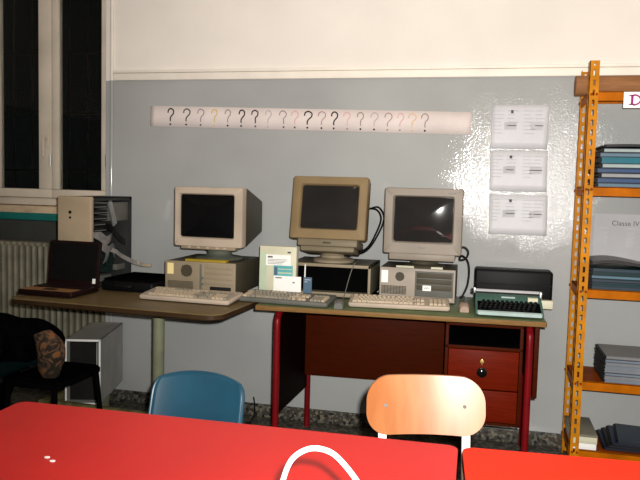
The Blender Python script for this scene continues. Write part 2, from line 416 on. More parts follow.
ro = MB().cyl((.385, 3.50, SZ[4]+.046), (1.30, 3.50, SZ[4]+.046), .046, 28)
tag(ro.build('cardboard_roll', 'card'), 'brown roll of packing paper lying on the top shelf', 'roll')
ls = thing('letter_sign', 'white card with a magenta capital letter hanging from the top shelf edge', 'sign', (.572, SY0-.002, 1.679))
MB().box(0, .15, -.003, -.001, 0, .070, .0005).build('card', 'white', ls, smooth=0)
m = MB()
m.box(.030, .040, -.0045, -.003, .013, .057).box(.022, .046, -.0045, -.003, .013, .018).box(.022, .046, -.0045, -.003, .052, .057)
arc = [(.040+.030*math.cos(a), .035+.022*math.sin(a)) for a in [R(-90+18*i) for i in range(11)]]
for (a, b), (c, d) in zip(arc, arc[1:]): m.cyl((a,-.0038,b), (c,-.0038,d), .0035, 6)
m.build('letter', 'magenta', ls, smooth=0)

def booklet(x, y, z, w_, d, h, cover, page, label, group, rz=0, curl=0, bind='black', cat='booklet'):
    t = thing('booklet', label, cat, (x,y,z), rz, group)
    n = 8
    def bend(u): return curl*(abs(u-.35)**1.5)
    def lay(z0, z1, inset, nm, mt):
        m = MB()
        rings = []
        for i in range(n+1):
            u = i/n; xx = inset+u*(w_-2*inset); b = -bend(u)
            rings.append([(xx, inset, z0+b), (xx, d-inset, z0+b), (xx, d-inset, z1+b), (xx, inset, z1+b)])
        m.loft(rings); return m.build(nm, mt, t)
    lay(0, h*.16, 0, 'cover', cover); lay(h*.16, h*.84, .003, 'pages', page); lay(h*.84, h, 0, 'cover', cover)
    m = MB()
    b0 = -bend(0)
    for k in range(18):
        yy = .012+k*(d-.024)/17
        m.cyl((-.004, yy-.0055, h/2+b0), (-.004, yy+.0055, h/2+b0), h*.49, 10)
    m.build('binding', bind, t)
    return t
for k, c in {'c_black':(.010,.010,.011),'c_slate':(.035,.05,.07),'c_teal':(.015,.13,.17),'c_navy':(.012,.02,.05),'c_blue':(.035,.07,.15),'c_pale':(.32,.38,.36),'c_sky':(.10,.17,.22),'c_ash':(.055,.052,.050),'c_cover':(.15,.14,.135),'c_sheet':(.20,.205,.215),'c_cool':(.17,.20,.235),'c_dteal':(.010,.035,.038),'c_grey':(.27,.28,.29),'c_ice':(.34,.40,.46),'c_dk':(.028,.027,.028)}.items():
    M[k] = mat(k, c, .35, .06, 10)
# second shelf from the top
z = SZ[3]
st = [('c_slate','c_sky','slate blue booklet at the bottom of the pile on the upper shelf'),('c_navy','c_blue','navy booklet with blue pages, second from the bottom on the upper shelf'),
      ('c_dk','c_grey','pale grey booklet above the navy one on the upper shelf'),('c_navy','c_blue','blue booklet in the middle of the upper shelf pile'),
      ('c_slate','c_pale','pale booklet below the bright teal one on the upper shelf'),('c_teal','c_teal','bright teal booklet near the top of the upper shelf pile'),
      ('c_dk','c_sky','grey blue booklet with pale pages above the teal one'),('c_slate','c_pale','slate covered booklet second from the top of the upper shelf pile'),('c_black','c_dk','black curled folder lying topmost on the upper shelf pile')]
hs = [.018,.022,.021,.020,.021,.026,.020,.018,.012]; xs = [.488,.484,.500,.482,.502,.497,.490,.505,.512]
for (cv, pg, lb), hh, xx in zip(st, hs, xs):
    booklet(xx, SY0+.015, z+.0005+(.0065 if cv == 'c_black' else 0), .30, .25, hh, cv, pg, lb, 'booklets on the upper shelf', curl=.012 if cv == 'c_black' else 0); z += hh+.001
z = SZ[2]+.0005
names2 = ['dark teal booklet at the bottom of the middle shelf pile','dark teal booklet second from the bottom on the middle shelf','black booklet third from the bottom on the middle shelf','teal edged booklet fourth from the bottom on the middle shelf','dark booklet fifth from the bottom on the middle shelf','dark teal booklet just under the grey folder on the middle shelf']
cv2 = ['c_dteal','c_slate','c_black','c_dteal','c_dk','c_dteal']; pg2 = ['c_slate','c_dteal','c_slate','c_sky','c_dteal','c_slate']
for i in range(6):
    hh = .0155; booklet(.482+random.uniform(0,.006), SY0+.012+random.uniform(0,.006), z, .30, .25, hh, cv2[i], pg2[i], names2[i], 'booklets on the middle shelf'); z += hh+.0006
booklet(.484, SY0+.025, z+.0265, .26, .24, .013, 'c_ash', 'c_dk', 'dark grey curled folder lying topmost on the middle shelf', 'booklets on the middle shelf', curl=.05)
z = SZ[1]+.0005
ordn = ['lowest','second from the bottom','third from the bottom','fourth from the bottom','fourth from the top','third from the top','second from the top','topmost']
for i in range(8):
    hh = .0148
    booklet(.565+random.uniform(-.004,.004), SY0+.014+random.uniform(0,.006), z, .32, .262, hh, ['c_cool','c_sheet','c_slate','c_cool','c_sheet','c_cool','c_slate','c_cover'][i], 'c_sheet' if i % 2 else 'c_cool', ('grey covered' if i == 7 else 'pale page edged')+' bound booklet, '+ordn[i]+' of the pile on the lower shelf', 'booklets on the lower shelf'); z += hh+.0006
# lowest shelf: dark folders leaning on one another, and two boxes
z = SZ[0]+.002
for i, (xx, an, cv) in enumerate(((.585,4,'c_navy'),(.60,9,'c_black'),(.615,13,'c_navy'),(.64,17,'c_slate'))):
    t = booklet(xx, SY0+.03, z+.002+i*.0128, .26, .22, .012, cv, 'c_dk', ['dark navy folder at the bottom of the leaning heap on the lowest shelf','black folder second from the bottom of the heap on the lowest shelf','navy folder under the top one of the heap on the lowest shelf','dark slate folder on top of the heap on the lowest shelf'][i], 'folders on the lowest shelf', cat='folder')
    t.rotation_euler = (R(3), R(0), R(-2*i))
tag(MB().box(.438, .545, SY0+.012, SY0+.28, SZ[0]+.001, SZ[0]+.030, .002).build('paper_ream', 'white'), 'white ream of paper under the grey box on the lowest shelf', 'paper')
bx = thing('archive_box', 'grey lidded cardboard box with cream front on the lowest shelf', 'box', (.432, SY0+.008, SZ[0]+.031))
MB().box(0, .115, 0, .275, 0, .030, .002).build('box_body', 'cream', bx)
MB().box(-.002, .117, .001, .277, .0295, .040, .002).build('lid', 'box_lid', bx)

# ------------------------------------------------------------------ desks
d1 = thing('side_desk', 'brown-topped desk with rounded corners carrying the laptop and open tower', 'desk', (-1.58, 3.10, 0), -3.6)
poly = rr(1.08, .70, .07, 5)
MB().loft([[(a*.99, b*.985, .722) for a, b in poly], [(a, b, .728) for a, b in poly], [(a, b, .746) for a, b in poly]], mi=0).build('edge_band', 'edge_dark', d1)
MB().loft([[(a*.998, b*.997, .746) for a, b in poly], [(a*.992, b*.988, .750) for a, b in poly]]).build('desktop', 'desk_brown', d1)
MB().cyl((.06, .0, 0), (.06, .0, .722), .028, 24).build('leg', 'green_metal', d1)
MB().box(-.02, .14, -.09, .09, .715, .722, .002).build('mounting_plate', 'green_metal', d1)
MB().box(-.62, .20, -.03, .012, .120, .168, .006).build('lower_rail', 'green_plank', d1)
MB().box(-.66, -.47, .08, .42, .105, .142, .004).build('lower_shelf', 'green_plank', d1)
m = MB()
for xx in (-.60, -.50): m.box(xx-.02, xx+.02, .08, .40, 0, .105, .004)
m.build('foot', 'green_metal', d1)

d2 = thing('teacher_desk', 'teacher desk with green top, red steel legs and mahogany drawers', 'desk', (-.378, 3.355, 0), 2.4)
hw, hd = .642, .305
MB().box(-hw+.004, hw-.004, -hd+.004, hd-.004, .733, .750, .002).build('desktop', 'lino', d2)
MB().box(-hw, hw, -hd, -hd+.006, .728, .7495, .002).box(-hw, hw, hd-.006, hd, .728, .7495, .002).box(-hw, -hw+.006, -hd, hd, .728, .7495, .002).box(hw-.006, hw, -hd, hd, .728, .7495, .002).box(-hw+.003, hw-.003, -hd+.003, hd-.003, .728, .733).build('edge_band', 'edge_tan', d2)
for sx in (-1, 1):
    x = -(hw-.095) if sx < 0 else hw-.062
    fr = MB().tube(spline([(x,-hd+.045,0),(x,-hd+.045,.35),(x,-hd+.045,.64),(x,-hd+.06,.69),(x,-hd+.10,.708),(x,0,.708)], 6), .0155, 12)
    fr.build('leg', 'red_metal', d2)
    k_ = .042
    MB().tube(spline([(x,0,.708),(x+k_*.9,hd-.08,.708),(x+k_,hd-.045,.69),(x+k_,hd-.03,.64),(x+k_,hd-.03,.35),(x+k_,hd-.03,0)], 6), .0155, 12).build('leg', 'red_metal', d2)
x = -(hw-.095)
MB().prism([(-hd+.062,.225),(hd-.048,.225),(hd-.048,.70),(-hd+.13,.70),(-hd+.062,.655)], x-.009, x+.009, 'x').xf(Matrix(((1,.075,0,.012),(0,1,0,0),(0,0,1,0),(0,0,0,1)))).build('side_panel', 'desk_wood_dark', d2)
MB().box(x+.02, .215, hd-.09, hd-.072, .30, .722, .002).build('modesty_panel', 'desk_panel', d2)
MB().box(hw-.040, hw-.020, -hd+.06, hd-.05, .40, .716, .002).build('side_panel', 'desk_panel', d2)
# drawer unit
ux0, ux1, uy0, uy1 = .221, .553, -hd+.035, hd-.10
m = MB()
m.box(ux0, ux0+.014, uy0, uy1, .272, .716, .001).box(ux1-.014, ux1, uy0, uy1, .272, .716, .001).box(ux0, ux1, uy0, uy1, .272, .284, .001).box(ux0, ux1, uy1-.01, uy1, .272, .716, .001)
m.box(ux0, ux1, uy0, uy1, .606, .620, .001).box(ux0, ux1, uy0, uy1, .708, .718, .001)
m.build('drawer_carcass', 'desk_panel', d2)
m = MB().box(ux0+.014, ux0+.017, uy0+.004, uy1-.01, .620, .708).box(ux1-.017, ux1-.014, uy0+.004, uy1-.01, .620, .708).box(ux0+.014, ux1-.014, uy0+.004, uy1-.01, .620, .623).box(ux0+.014, ux1-.014, uy0+.004, uy1-.01, .705, .708).box(ux0+.014, ux1-.014, uy1-.02, uy1-.01, .62, .708)
m.build('compartment_shade_lining', 'bay_black', d2)  # black lining added, puts the compartment's inner shade into colour
for z0, z1 in ((.432, .604), (.288, .427)):
    m = MB().box(ux0+.016, ux1-.016, uy0-.004, uy0+.012, z0, z1, .003)
    m.box(ux0+.025, ux1-.025, uy0+.012, uy1-.03, z0+.01, z0+.02)
    dr = m.build('drawer', 'desk_wood', d2)
    if z0 > .4:
        kx = (ux0+ux1)/2-.005
        MB().xf(Matrix()).lathe([(.003,-.002),(.010,0),(.010,.010),(.021,.016),(.022,.024),(.014,.031),(.002,.032)], n=24).xf(Matrix.Translation((kx, uy0-.004, .512)) @ Matrix.Rotation(R(90),4,'X')).build('knob', 'gloss_black', dr)
        MB().cyl((kx, uy0-.007, .556), (kx, uy0-.003, .556), .008, 14).box(kx-.003, kx+.003, uy0-.012, uy0-.006, .540, .568, .001).build('lock', 'brass', dr)

def table(name, cx, cy, w_, d, rz, mt, label):
    t = thing(name, label, 'table', (cx,cy,0), rz)
    p = rr(w_, d, .025, 5)
    MB().loft([[(a,b,.696) for a,b in p], [(a,b,.7165) for a,b in p]]).build('edge_band', 'table_edge', t)
    MB().loft([[(a,b,.7165) for a,b in p], [(a*.9985,b*.998,.720) for a,b in p]]).build('tabletop', mt, t)
    for sx in (-1,1):
        for sy in (-1,1):
            MB().cyl((sx*(w_/2-.06), sy*(d/2-.06), 0), (sx*(w_/2-.06), sy*(d/2-.06), .66), .016, 14).build('leg', 'white', t)
    m = MB()
    for sy in (-1,1): m.box(-w_/2+.06, w_/2-.06, sy*(d/2-.06)-.012, sy*(d/2-.06)+.012, .655, .696, .002)
    for sx in (-1,1): m.box(sx*(w_/2-.06)-.012, sx*(w_/2-.06)+.012, -d/2+.06, d/2-.06, .655, .696, .002)
    m.build('apron', 'white', t)
    return t
table('classroom_table', -.5925, 1.178, 1.124, .80, .8, 'red_top', 'red-topped classroom table under the white bag handle')
table('classroom_table', .597, 1.236, 1.20, .78, 4.0, 'orange_top', 'orange-red topped table to the right of the black gap')

# ------------------------------------------------------------------ computers
def system_unit(label, x0, x1, y0, y1, z0, z1, mt='beige', rz=0):
    t = thing('system_unit', label, 'computer', ((x0+x1)/2, (y0+y1)/2, z0), rz)
    w_, d, h = x1-x0, y1-y0, z1-z0
    return t, w_, d, h
# left desktop unit
t, w_, d, h = system_unit('beige desktop computer case with round speaker grille under the left monitor', -1.541, -1.172, 3.205, 3.60, .7505, .912)
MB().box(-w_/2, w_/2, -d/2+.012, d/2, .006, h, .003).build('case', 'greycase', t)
fy = -d/2
MB().box(-w_/2-.001, w_/2+.001, fy, fy+.013, .006, h+.001, .004).build('front_panel', 'beige_dark', t)
m = MB()
for sx in (-1,1):
    for sy in (-1,1): m.cyl((sx*(w_/2-.03), sy*(d/2-.03), 0), (sx*(w_/2-.03), sy*(d/2-.03), .007), .012, 12)
m.build('rubber_foot', 'black', t)
MB().box(-w_/2+.012, -w_/2+.045, fy-.0015, fy+.001, h-.065, h-.010).build('sticker', 'cream_label', t, smooth=0)
m = MB().cyl((-w_/2+.115, fy-.003, h-.045), (-w_/2+.115, fy+.001, h-.045), .030, 28)
for k in range(-3,4): m.box(-w_/2+.115-.024, -w_/2+.115+.024, fy-.005, fy-.002, h-.045+k*.0075, h-.045+k*.0075+.003)
m.build('speaker_grille', 'greycase', t)
m = MB()
for k in range(8): m.box(-w_/2+.015, -w_/2+.15, fy-.002, fy+.001, .022+k*.0055, .022+k*.0055+.003)
m.build('vent', 'greycase', t, smooth=0)
for k in range(4): MB().box(.025, w_/2-.012, fy-.003, fy+.001, h-.030-k*.026, h-.008-k*.026, .002).build('drive_bay', 'beige_dark', t)
MB().box(.055, w_/2-.02, fy-.004, fy+.001, .016, .044, .002).build('floppy_drive', 'iron', t)
m = MB().box(.000, .010, fy-.003, fy+.001, .02, h-.01, .001)
for k in range(3): m.box(.012, .020, fy-.005, fy+.001, .018+k*.03, .03+k*.03, .001)
m.build('control_strip', 'kbgrey', t)
# middle desktop unit (front bay open)
t, w_, d, h = system_unit('grey desktop computer with a wide open black front bay', -.945, -.530, 3.36, 3.672, .7505, .919)
m = MB()
tk = .014
m.box(-w_/2, w_/2, -d/2, d/2, h-tk, h, .003).box(-w_/2, w_/2, -d/2, d/2, .008, .028, .003).box(-w_/2, -w_/2+tk, -d/2, d/2, .008, h, .003).box(w_/2-tk, w_/2, -d/2, d/2, .008, h, .003).box(-w_/2, w_/2, d/2-.01, d/2, .008, h)
m.build('case', 'case_top', t)
MB().box(-w_/2+tk, w_/2-tk, -d/2+.05, -d/2+.06, .028, h-tk).build('bay_interior', 'bay_black', t)
MB().box(-w_/2, w_/2, -d/2-.004, -d/2, h-tk-.001, h, .001).box(-w_/2, w_/2, -d/2-.004, -d/2, .008, .027, .001).box(-w_/2, -w_/2+.012, -d/2-.004, -d/2, .008, h, .001).box(w_/2-.012, w_/2, -d/2-.004, -d/2, .008, h, .001).build('front_frame', 'beige_dark', t)
MB().box(-w_/2+.03, w_/2-.03, -d/2+.03, d/2-.03, 0, .008).build('rubber_foot', 'black', t)
# right desktop unit
t, w_, d, h = system_unit('pale desktop computer case with white stickers under the right monitor', -.488, -.125, 3.385, 3.672, .7505, .916)
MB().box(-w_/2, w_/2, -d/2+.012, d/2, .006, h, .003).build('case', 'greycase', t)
fy = -d/2
MB().box(-w_/2-.001, w_/2+.001, fy, fy+.013, .006, h, .004).build('front_panel', 'pale_case', t)
MB().box(-w_/2+.03, w_/2-.03, -d/2+.03, d/2-.03, 0, .006).build('rubber_foot', 'black', t)
MB().box(-w_/2+.008, -w_/2+.040, fy-.0015, fy+.001, h-.075, h-.015).build('sticker', 'white', t, smooth=0)
m = MB().cyl((-w_/2+.098, fy-.003, h-.043), (-w_/2+.098, fy+.001, h-.043), .022, 24)
for k in range(-2,3): m.box(-w_/2+.082, -w_/2+.114, fy-.005, fy-.002, h-.043+k*.0075, h-.043+k*.0075+.003)
m.build('speaker_grille', 'greycase', t)
m = MB()
for k in range(7): m.box(-w_/2+.010, -w_/2+.128, fy-.002, fy+.001, .036+k*.006, .036+k*.006+.0035)
for k in range(9): m.box(-w_/2+.010+k*.0147, -w_/2+.011+k*.0147+.001, fy-.0025, fy+.001, .036, .078)
m.build('vent', 'greycase', t, smooth=0)
MB().box(-w_/2+.172, w_/2-.008, fy-.003, fy+.001, .030, h-.012, .002).build('drive_cage', 'kbgrey', t)
for k in range(3): MB().box(-w_/2+.180, w_/2-.016, fy-.005, fy-.001, h-.044-k*.029, h-.020-k*.029, .002).build('drive_bay', 'greycase', t)
lb = MB().box(-w_/2+.210, -w_/2+.250, fy-.0068, fy-.004, .060, .086).build('label_sticker', 'white', t, smooth=0)
P = spline([(-.012,0,.002),(-.008,0,-.005),(-.004,0,.004),(0,0,-.004),(.004,0,.003),(.010,0,-.003)], 4)
MB().tube([(p.x-w_/2+.230, fy-.0073, p.z+.074) for p in P], .0008, 5).build('scribble', 'ink', lb)
MB().box(w_/2-.05, w_/2-.012, fy-.004, fy+.001, .014, .026, .002).box(-w_/2+.17, -w_/2+.20, fy-.004, fy+.001, .012, .026, .002).build('button', 'beige', t)

def crt(label, x, y, zb, w_, h, zc, depth, mt, tilt=0, ped=None, chin=0, sw=None, shh=None, szo=0, house=None, rz=0, backw=.62, backh=.55, scr='screen_grey', sxo=0):
    """x, y: face centre; zb: what it stands on; zc: centre height of the face"""
    t = thing('crt_monitor', label, 'monitor', (x, y+depth*.42, zb), rz)
    yb = -depth*.42; cz = zc-zb; T = Matrix.Translation((0, yb, cz)) @ Matrix.Rotation(R(-tilt), 4, 'X')
    def ring(pts, yy, dz=0): return [(a, yy, b+dz) for a, b in pts]
    m = MB()
    O = lambda k, r: rr(w_*k, h*k, r, 5)
    m.loft([ring(O(1,.010), .055), ring(O(1,.010), .010), ring(O(.988,.009), .002), ring(O(.975,.008), 0), ring(rr(sw+.012, shh+.012, .012, 5), .001, szo), ring(rr(sw, shh, .012, 5), .010, szo), ring(rr(sw-.002, shh-.002, .012, 5), .026, szo)], cap0=False, cap1=False)
    m.bm.verts.index_update()
    for v in m.bm.verts:
        if v.index >= 4*24: v.co.x += sxo
    m.xf(T).build('bezel', mt, t)
    m = MB(); rings = []
    base = rr(sw-.001, shh-.001, .012, 5)
    for k in (1, .85, .65, .4, .15):
        rings.append([(a*k+sxo, .025-.018*(1-(a*k/sw*1.7)**2*.5-(b*k/shh*1.7)**2*.5), b*k+szo) for a, b in base])
    m.loft(rings, cap0=False).xf(T).build('screen', scr, t, smooth=80)
    m = MB()
    m.loft([ring(rr(w_*.955, h*.95, .01, 5), .050), ring(rr(w_*.955, h*.95, .01, 5), .064), ring(rr(w_*.985, h*.975, .012, 5), .064), ring(rr(w_*.985, h*.975, .012, 5), .095), ring(rr(w_*backw, h*backh, .015, 5), depth*.96, -.006), ring(rr(w_*backw*.95, h*backh*.93, .012, 5), depth, -.006)], cap0=True)
    m.xf(T).build('rear_housing', house or mt, t)
    return t, T
# left
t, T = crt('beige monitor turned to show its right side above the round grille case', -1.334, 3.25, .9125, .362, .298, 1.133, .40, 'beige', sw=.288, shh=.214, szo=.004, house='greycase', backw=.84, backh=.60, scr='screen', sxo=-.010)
t.rotation_euler = (0,0,R(-1))
yb = -.40*.42
MB().box(-.145, .145, yb+.004, yb+.06, .058, .078, .004).xf(Matrix()).build('chin_panel', 'beige_dark', t)
m = MB()
for k in (-.10,-.05,.0,.05,.09): m.box(k-.008, k+.008, yb+.001, yb+.006, .063, .072, .001)
m.build('button', 'beige', t)
MB().lathe([(.12,0),(.125,.006),(.118,.012),(.075,.018),(.062,.030),(.070,.050),(.09,.062)], (0, yb+.16, .0), 32).build('swivel_base', 'olivegrey', t)
# middle, tilted back
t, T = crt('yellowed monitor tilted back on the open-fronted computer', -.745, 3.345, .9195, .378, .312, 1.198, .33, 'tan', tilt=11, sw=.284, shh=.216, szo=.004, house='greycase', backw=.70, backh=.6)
yb = -.33*.42
m = MB().box(-.150, .150, .012, .20, -.190, -.148, .008)
m.box(-.135, .135, .020, .20, -.215, -.188, .008)
m.xf(T).build('chin_panel', 'chin', t)
MB().box(-.02, .02, .008, .014, -.176, -.168, .002).xf(T).build('button', 'greycase', t)
MB().lathe([(.105,0),(.107,.010),(.100,.016),(.070,.022),(.066,.032),(.088,.052),(.10,.075)], (0, yb+.15, 0), 36).build('swivel_base', 'beige_dark', t)
# right
t, T = crt('pale pinkish monitor facing straight out beside the printed sheets', -.283, 3.31, .9165, .366, .312, 1.148, .35, 'pinkwhite', sw=.277, shh=.214, szo=.008, house='beige', backw=.66, backh=.6)
yb = -.35*.42
MB().box(-.155, .155, yb+.003, yb+.08, .046, .080, .006).build('chin_panel', 'pinkwhite', t)
MB().box(-.015, .015, yb-.001, yb+.002, .104, .110, .001).build('logo', 'crtline', t)
MB().box(.115, .150, yb-.001, yb+.002, .364, .369, .001).build('model_mark', 'crtline', t)
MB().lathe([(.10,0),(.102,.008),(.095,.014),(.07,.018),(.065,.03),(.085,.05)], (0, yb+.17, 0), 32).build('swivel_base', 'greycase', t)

def keyboard(label, x, y, rz, w_, d, mt, kmt, kmt2=None, tilt=5):
    t = thing('computer_keyboard', label, 'keyboard', (x,y,.7505), rz)
    Tm = Matrix.Translation((0,-d/2,.004)) @ Matrix.Rotation(R(tilt),4,'X') @ Matrix.Translation((0,d/2,0))
    m = MB()
    m.loft([[(a*.985,b*.97,0) for a,b in rr(w_,d,.012,4)], [(a,b,.006) for a,b in rr(w_,d,.012,4)], [(a,b,.014) for a,b in rr(w_,d,.012,4)], [(a*.985,b*.96,.019) for a,b in rr(w_,d,.012,4)]])
    m.xf(Tm).build('case', mt, t)
    MB().box(-w_/2+.03, -w_/2+.05, d/2-.03, d/2-.015, 0, .012, .002).box(w_/2-.05, w_/2-.03, d/2-.03, d/2-.015, 0, .012, .002).build('tilt_foot', mt, t)
    m = MB(); p = .0190*w_/.455
    def key(cx, cy, kw=1, mi=0):
        a = p*kw/2-.0009; b = p/2-.0009
        m.loft([[(cx+sx*a, cy+sy*b, .018) for sx, sy in ((-1,-1),(1,-1),(1,1),(-1,1))], [(cx+sx*(a-.002), cy+.001+sy*(b-.0025), .028) for sx, sy in ((-1,-1),(1,-1),(1,1),(-1,1))]], mi=mi)
    x0 = -w_/2+.017; y0 = -d/2+.028
    for r_, row in enumerate(([1.3,1,1.3,6.2,1.3,1,1.3,1.6], [2.2]+[1]*10+[2.8], [1.7]+[1]*11+[2.3], [1.5]+[1]*12+[1.5], [1]*13+[2])):
        cx = x0
        for i, kw in enumerate(row):
            key(cx+p*kw/2, y0+r_*p, kw, 1 if (i in (0, len(row)-1)) else 0); cx += p*kw
    for i in range(12): key(x0+p*(1.8+i*1.06+(i//4)*.35), y0+5.5*p, 1, 1 if i//4 == 1 else 0)
    key(x0+p/2, y0+5.5*p)
    for r_ in range(5):
        for i in range(4): key(w_/2-.017-p*(3.5-i), y0+r_*p, 1, 1 if i == 3 or r_ == 4 else 0)
    for i in range(3): key(w_/2-.017-p*(7.5-i), y0, 1, 1)
    key(w_/2-.017-p*6.5, y0+p, 1, 1)
    for r_ in (3, 4):
        for i in range(3): key(w_/2-.017-p*(7.5-i), y0+r_*p, 1, 1)
    m.xf(Tm).build('keycap', [kmt, kmt2 or kmt], t, smooth=0)
    return t
keyboard('beige keyboard on the brown desk below the left monitor', -1.328, 3.045, -2.6, .456, .185, 'beige', 'keys', 'keys_grey')
keyboard('dark grey cased keyboard straddling toward the green desk below the middle monitor', -.889, 3.155, -3.5, .438, .175, 'kbgrey', 'keys_grey', 'keys')
keyboard('cream keyboard on the green desk top below the right monitor', -.372, 3.232, 5.5, .462, .175, 'beige', 'keys', 'keys')

# tower with open side
t = thing('tower_computer', 'beige tower computer with its side cover off, standing behind the laptop', 'computer', (-2.006, 3.345, .7505), 0)
w_, d, h = .186, .41, .466
m = MB()
m.box(-w_/2, -w_/2+.006, -d/2+.02, d/2, 0, h, .001).box(-w_/2, w_/2, -d/2+.02, d/2, h-.006, h, .001).box(-w_/2, w_/2, -d/2+.02, d/2, 0, .006, .001).box(-w_/2, w_/2, d/2-.006, d/2, 0, h, .001)
m.box(w_/2-.012, w_/2, d/2-.022, d/2, 0, h).box(w_/2-.012, w_/2, -d/2+.02, d/2, h-.02, h).box(w_/2-.012, w_/2, -d/2+.02, d/2, 0, .02)
m.build('case', 'tower_metal', t)
fp = MB().box(-w_/2-.002, w_/2+.002, -d/2-.005, -d/2+.022, 0, h+.002, .007, seg=3).build('front_panel', 'tower_front', t)
MB().cyl((-.022, -d/2-.008, h-.078), (-.022, -d/2-.003, h-.078), .008, 14).cyl((-.022, -d/2-.008, h-.105), (-.022, -d/2-.003, h-.105), .006, 14).build('button', 'black', fp)
MB().box(-w_/2+.008, -w_/2+.012, -d/2+.03, d/2-.02, .02, h-.03).build('motherboard', 'pcb', t)
m = MB()
for k in range(5): m.box(-.06, w_/2-.004, -d/2+.03, -d/2+.16, h-.058-k*.030, h-.036-k*.030, .002)
m.build('drive_cage', 'iron', t)
m = MB()
for k in range(5): m.box(w_/2-.005, w_/2-.001, -d/2+.035, -d/2+.15, h-.053-k*.030, h-.049-k*.030)
m.build('drive_rail', 'steel', t, smooth=0)
MB().box(-.05, w_/2-.01, d/2-.17, d/2-.012, h-.13, h-.03, .002).build('power_supply', 'kbgrey', t)
MB().box(-.02,.02,-.07,.07,-.004,.004).xf(Matrix.Translation((w_/2-.012, .015, h-.085)) @ Matrix.Rotation(R(-65),4,'X') @ Matrix.Rotation(R(90),4,'Y')).build('drive_bracket', 'steel', t)
def ribbon(pts, wv, mt='ribbon'):
    P = spline(pts, 8); m = MB(); wv = Vector(wv)
    rs = [[p-wv, p+wv, p+wv+Vector((.0015,0,0)), p-wv+Vector((.0015,0,0))] for p in P]
    m.loft(rs); return m.build('ribbon_cable', mt, t)
ribbon([(.06,-.17,.30),(.085,-.12,.27),(.09,-.06,.24),(.085,.0,.255),(.06,.05,.27)], (0,.006,.022))
ribbon([(.05,-.16,.20),(.09,-.11,.21),(.094,-.05,.19),(.08,.02,.20),(.05,.1,.15)], (0,.008,.018))
ribbon([(.06,-.15,.27),(.092,-.09,.235),(.092,-.05,.17),(.07,-.04,.12)], (0,.016,.004))
ribbon([(.05,-.16,.31),(.097,-.05,.31),(.097,.07,.24),(.09,.14,.215)], (0,.004,.016), 'black')
m = MB()
for k in range(3):
    m.box(-.08, .05, .02+k*.035, .023+k*.035, .06, .16)
m.build('expansion_card', 'pcb', t)
MB().box(-.08, .06, -.15, .05, .02, .05, .002).box(.06,.085,.06,.15,.07,.1,.002).build('component_block', 'kbgrey', t)
ribbon([(.05,-.02,.20),(.092,.03,.175),(.105,.08,.145),(.14,.135,.112),(.185,.165,.094)], (0,.004,.011))
MB().box(.183,.235,.158,.172,.084,.100,.003).box(.150,.170,.150,.165,.092,.116,.003).build('connector', 'keys', t)

# laptop
t = thing('laptop', 'open dark maroon laptop at the left end of the brown desk', 'laptop', (-1.985, 2.975, .7505), -2)
w_, d = .292, .225
MB().box(-w_/2, w_/2, -d/2, d/2, .004, .030, .006, seg=3).build('base', 'laptop', t)
MB().box(-w_/2+.01, w_/2-.01, -d/2+.008, -d/2+.085, .030, .0315).build('palm_rest', 'palm', t, smooth=0)
MB().box(-.035, .035, -d/2+.02, -d/2+.065, .0315, .0325, .0003).build('touchpad', 'laptop', t)
m = MB()
for r_ in range(5):
    for i in range(14): m.box(-.132+i*.019, -.115+i*.019, -d/2+.095+r_*.0185, -d/2+.111+r_*.0185, .030, .0345, .001, seg=1)
m.build('keycap', 'laptop', t, smooth=0)
m = MB().box(-.12,.12,-.08,.08,0,.004)
m.xf(Matrix.Translation((0,0,0))).build('rubber_foot', 'black', t)
Tl = Matrix.Translation((0, d/2-.006, .030)) @ Matrix.Rotation(R(-7),4,'X')
m = MB().box(-w_/2, w_/2, 0, .012, 0, .218, .004)
lid = m.xf(Tl).build('lid', 'laptop', t)
MB().box(-w_/2+.018, w_/2-.018, -.001, .002, .022, .205).xf(Tl).build('screen', 'screen', lid, smooth=0)
MB().box(w_/2-.034, w_/2-.018, -.002, .002, .012, .036).xf(Tl).build('sticker', 'white', lid, smooth=0)
MB().cyl((-w_/2+.03, .0, .002), (w_/2-.03, .0, .002), .006, 12).xf(Tl).build('hinge', 'laptop', t)

# flat black case beside the tower
t = thing('carry_case', 'flat black case lying on the brown desk between tower and left computer', 'case', (-1.725, 3.31, .7505), -3)
MB().box(-.135, .160, -.165, .14, 0, .052, .016, seg=3).build('case_body', 'black', t)
MB().box(-.125, .15, -.155, .13, .0515, .062, .006, seg=2).build('lid', 'blackcloth', t)
MB().tube(spline([(-.05,-.163,.028),(-.04,-.19,.03),(.04,-.19,.03),(.05,-.163,.028)], 6), .007, 8).build('handle', 'black', t)

# yellow pad, white card, software box, cards
tag(MB().box(-1.440, -1.225, 3.215, 3.262, .9125, .924, .002).build('notepad', 'yellow'), 'yellow pad under the front of the left monitor', 'notepad')
tag(MB().box(-.410, -.186, 3.388, 3.402, .9165, .9265, .001).build('card_strip', 'cream'), 'narrow cream card strip under the front of the right monitor', 'card')
t = thing('software_box', 'cream software box with printed labels standing between left and middle computers', 'box', (-.977, 3.300, .7505), 0)
MB().box(-.098, .090, -.02, .02, 0, .250, .003).xf(Matrix.Rotation(R(-2),4,'X')).build('box_body', 'cream', t)
M['mint'] = mat('mint_print', (.45,.55,.40), .5, .05, 8)
X = Matrix.Rotation(R(-2),4,'X')
MB().box(-.094, -.060, -.0215, -.0195, .006, .22).xf(X).build('mint_panel', 'mint', t, smooth=0)
MB().box(-.064, .062, -.0225, -.0195, .155, .208).xf(X).build('title_label', 'white', t, smooth=0)
m = MB().box(-.055,-.03,-.0232,-.022,.193,.201)
for k in range(4): m.box(-.055, .02+.008*k, -.0232, -.022, .163+k*.007, .165+k*.007)
m.xf(X).build('printed_text', 'ink_mid', t, smooth=0)
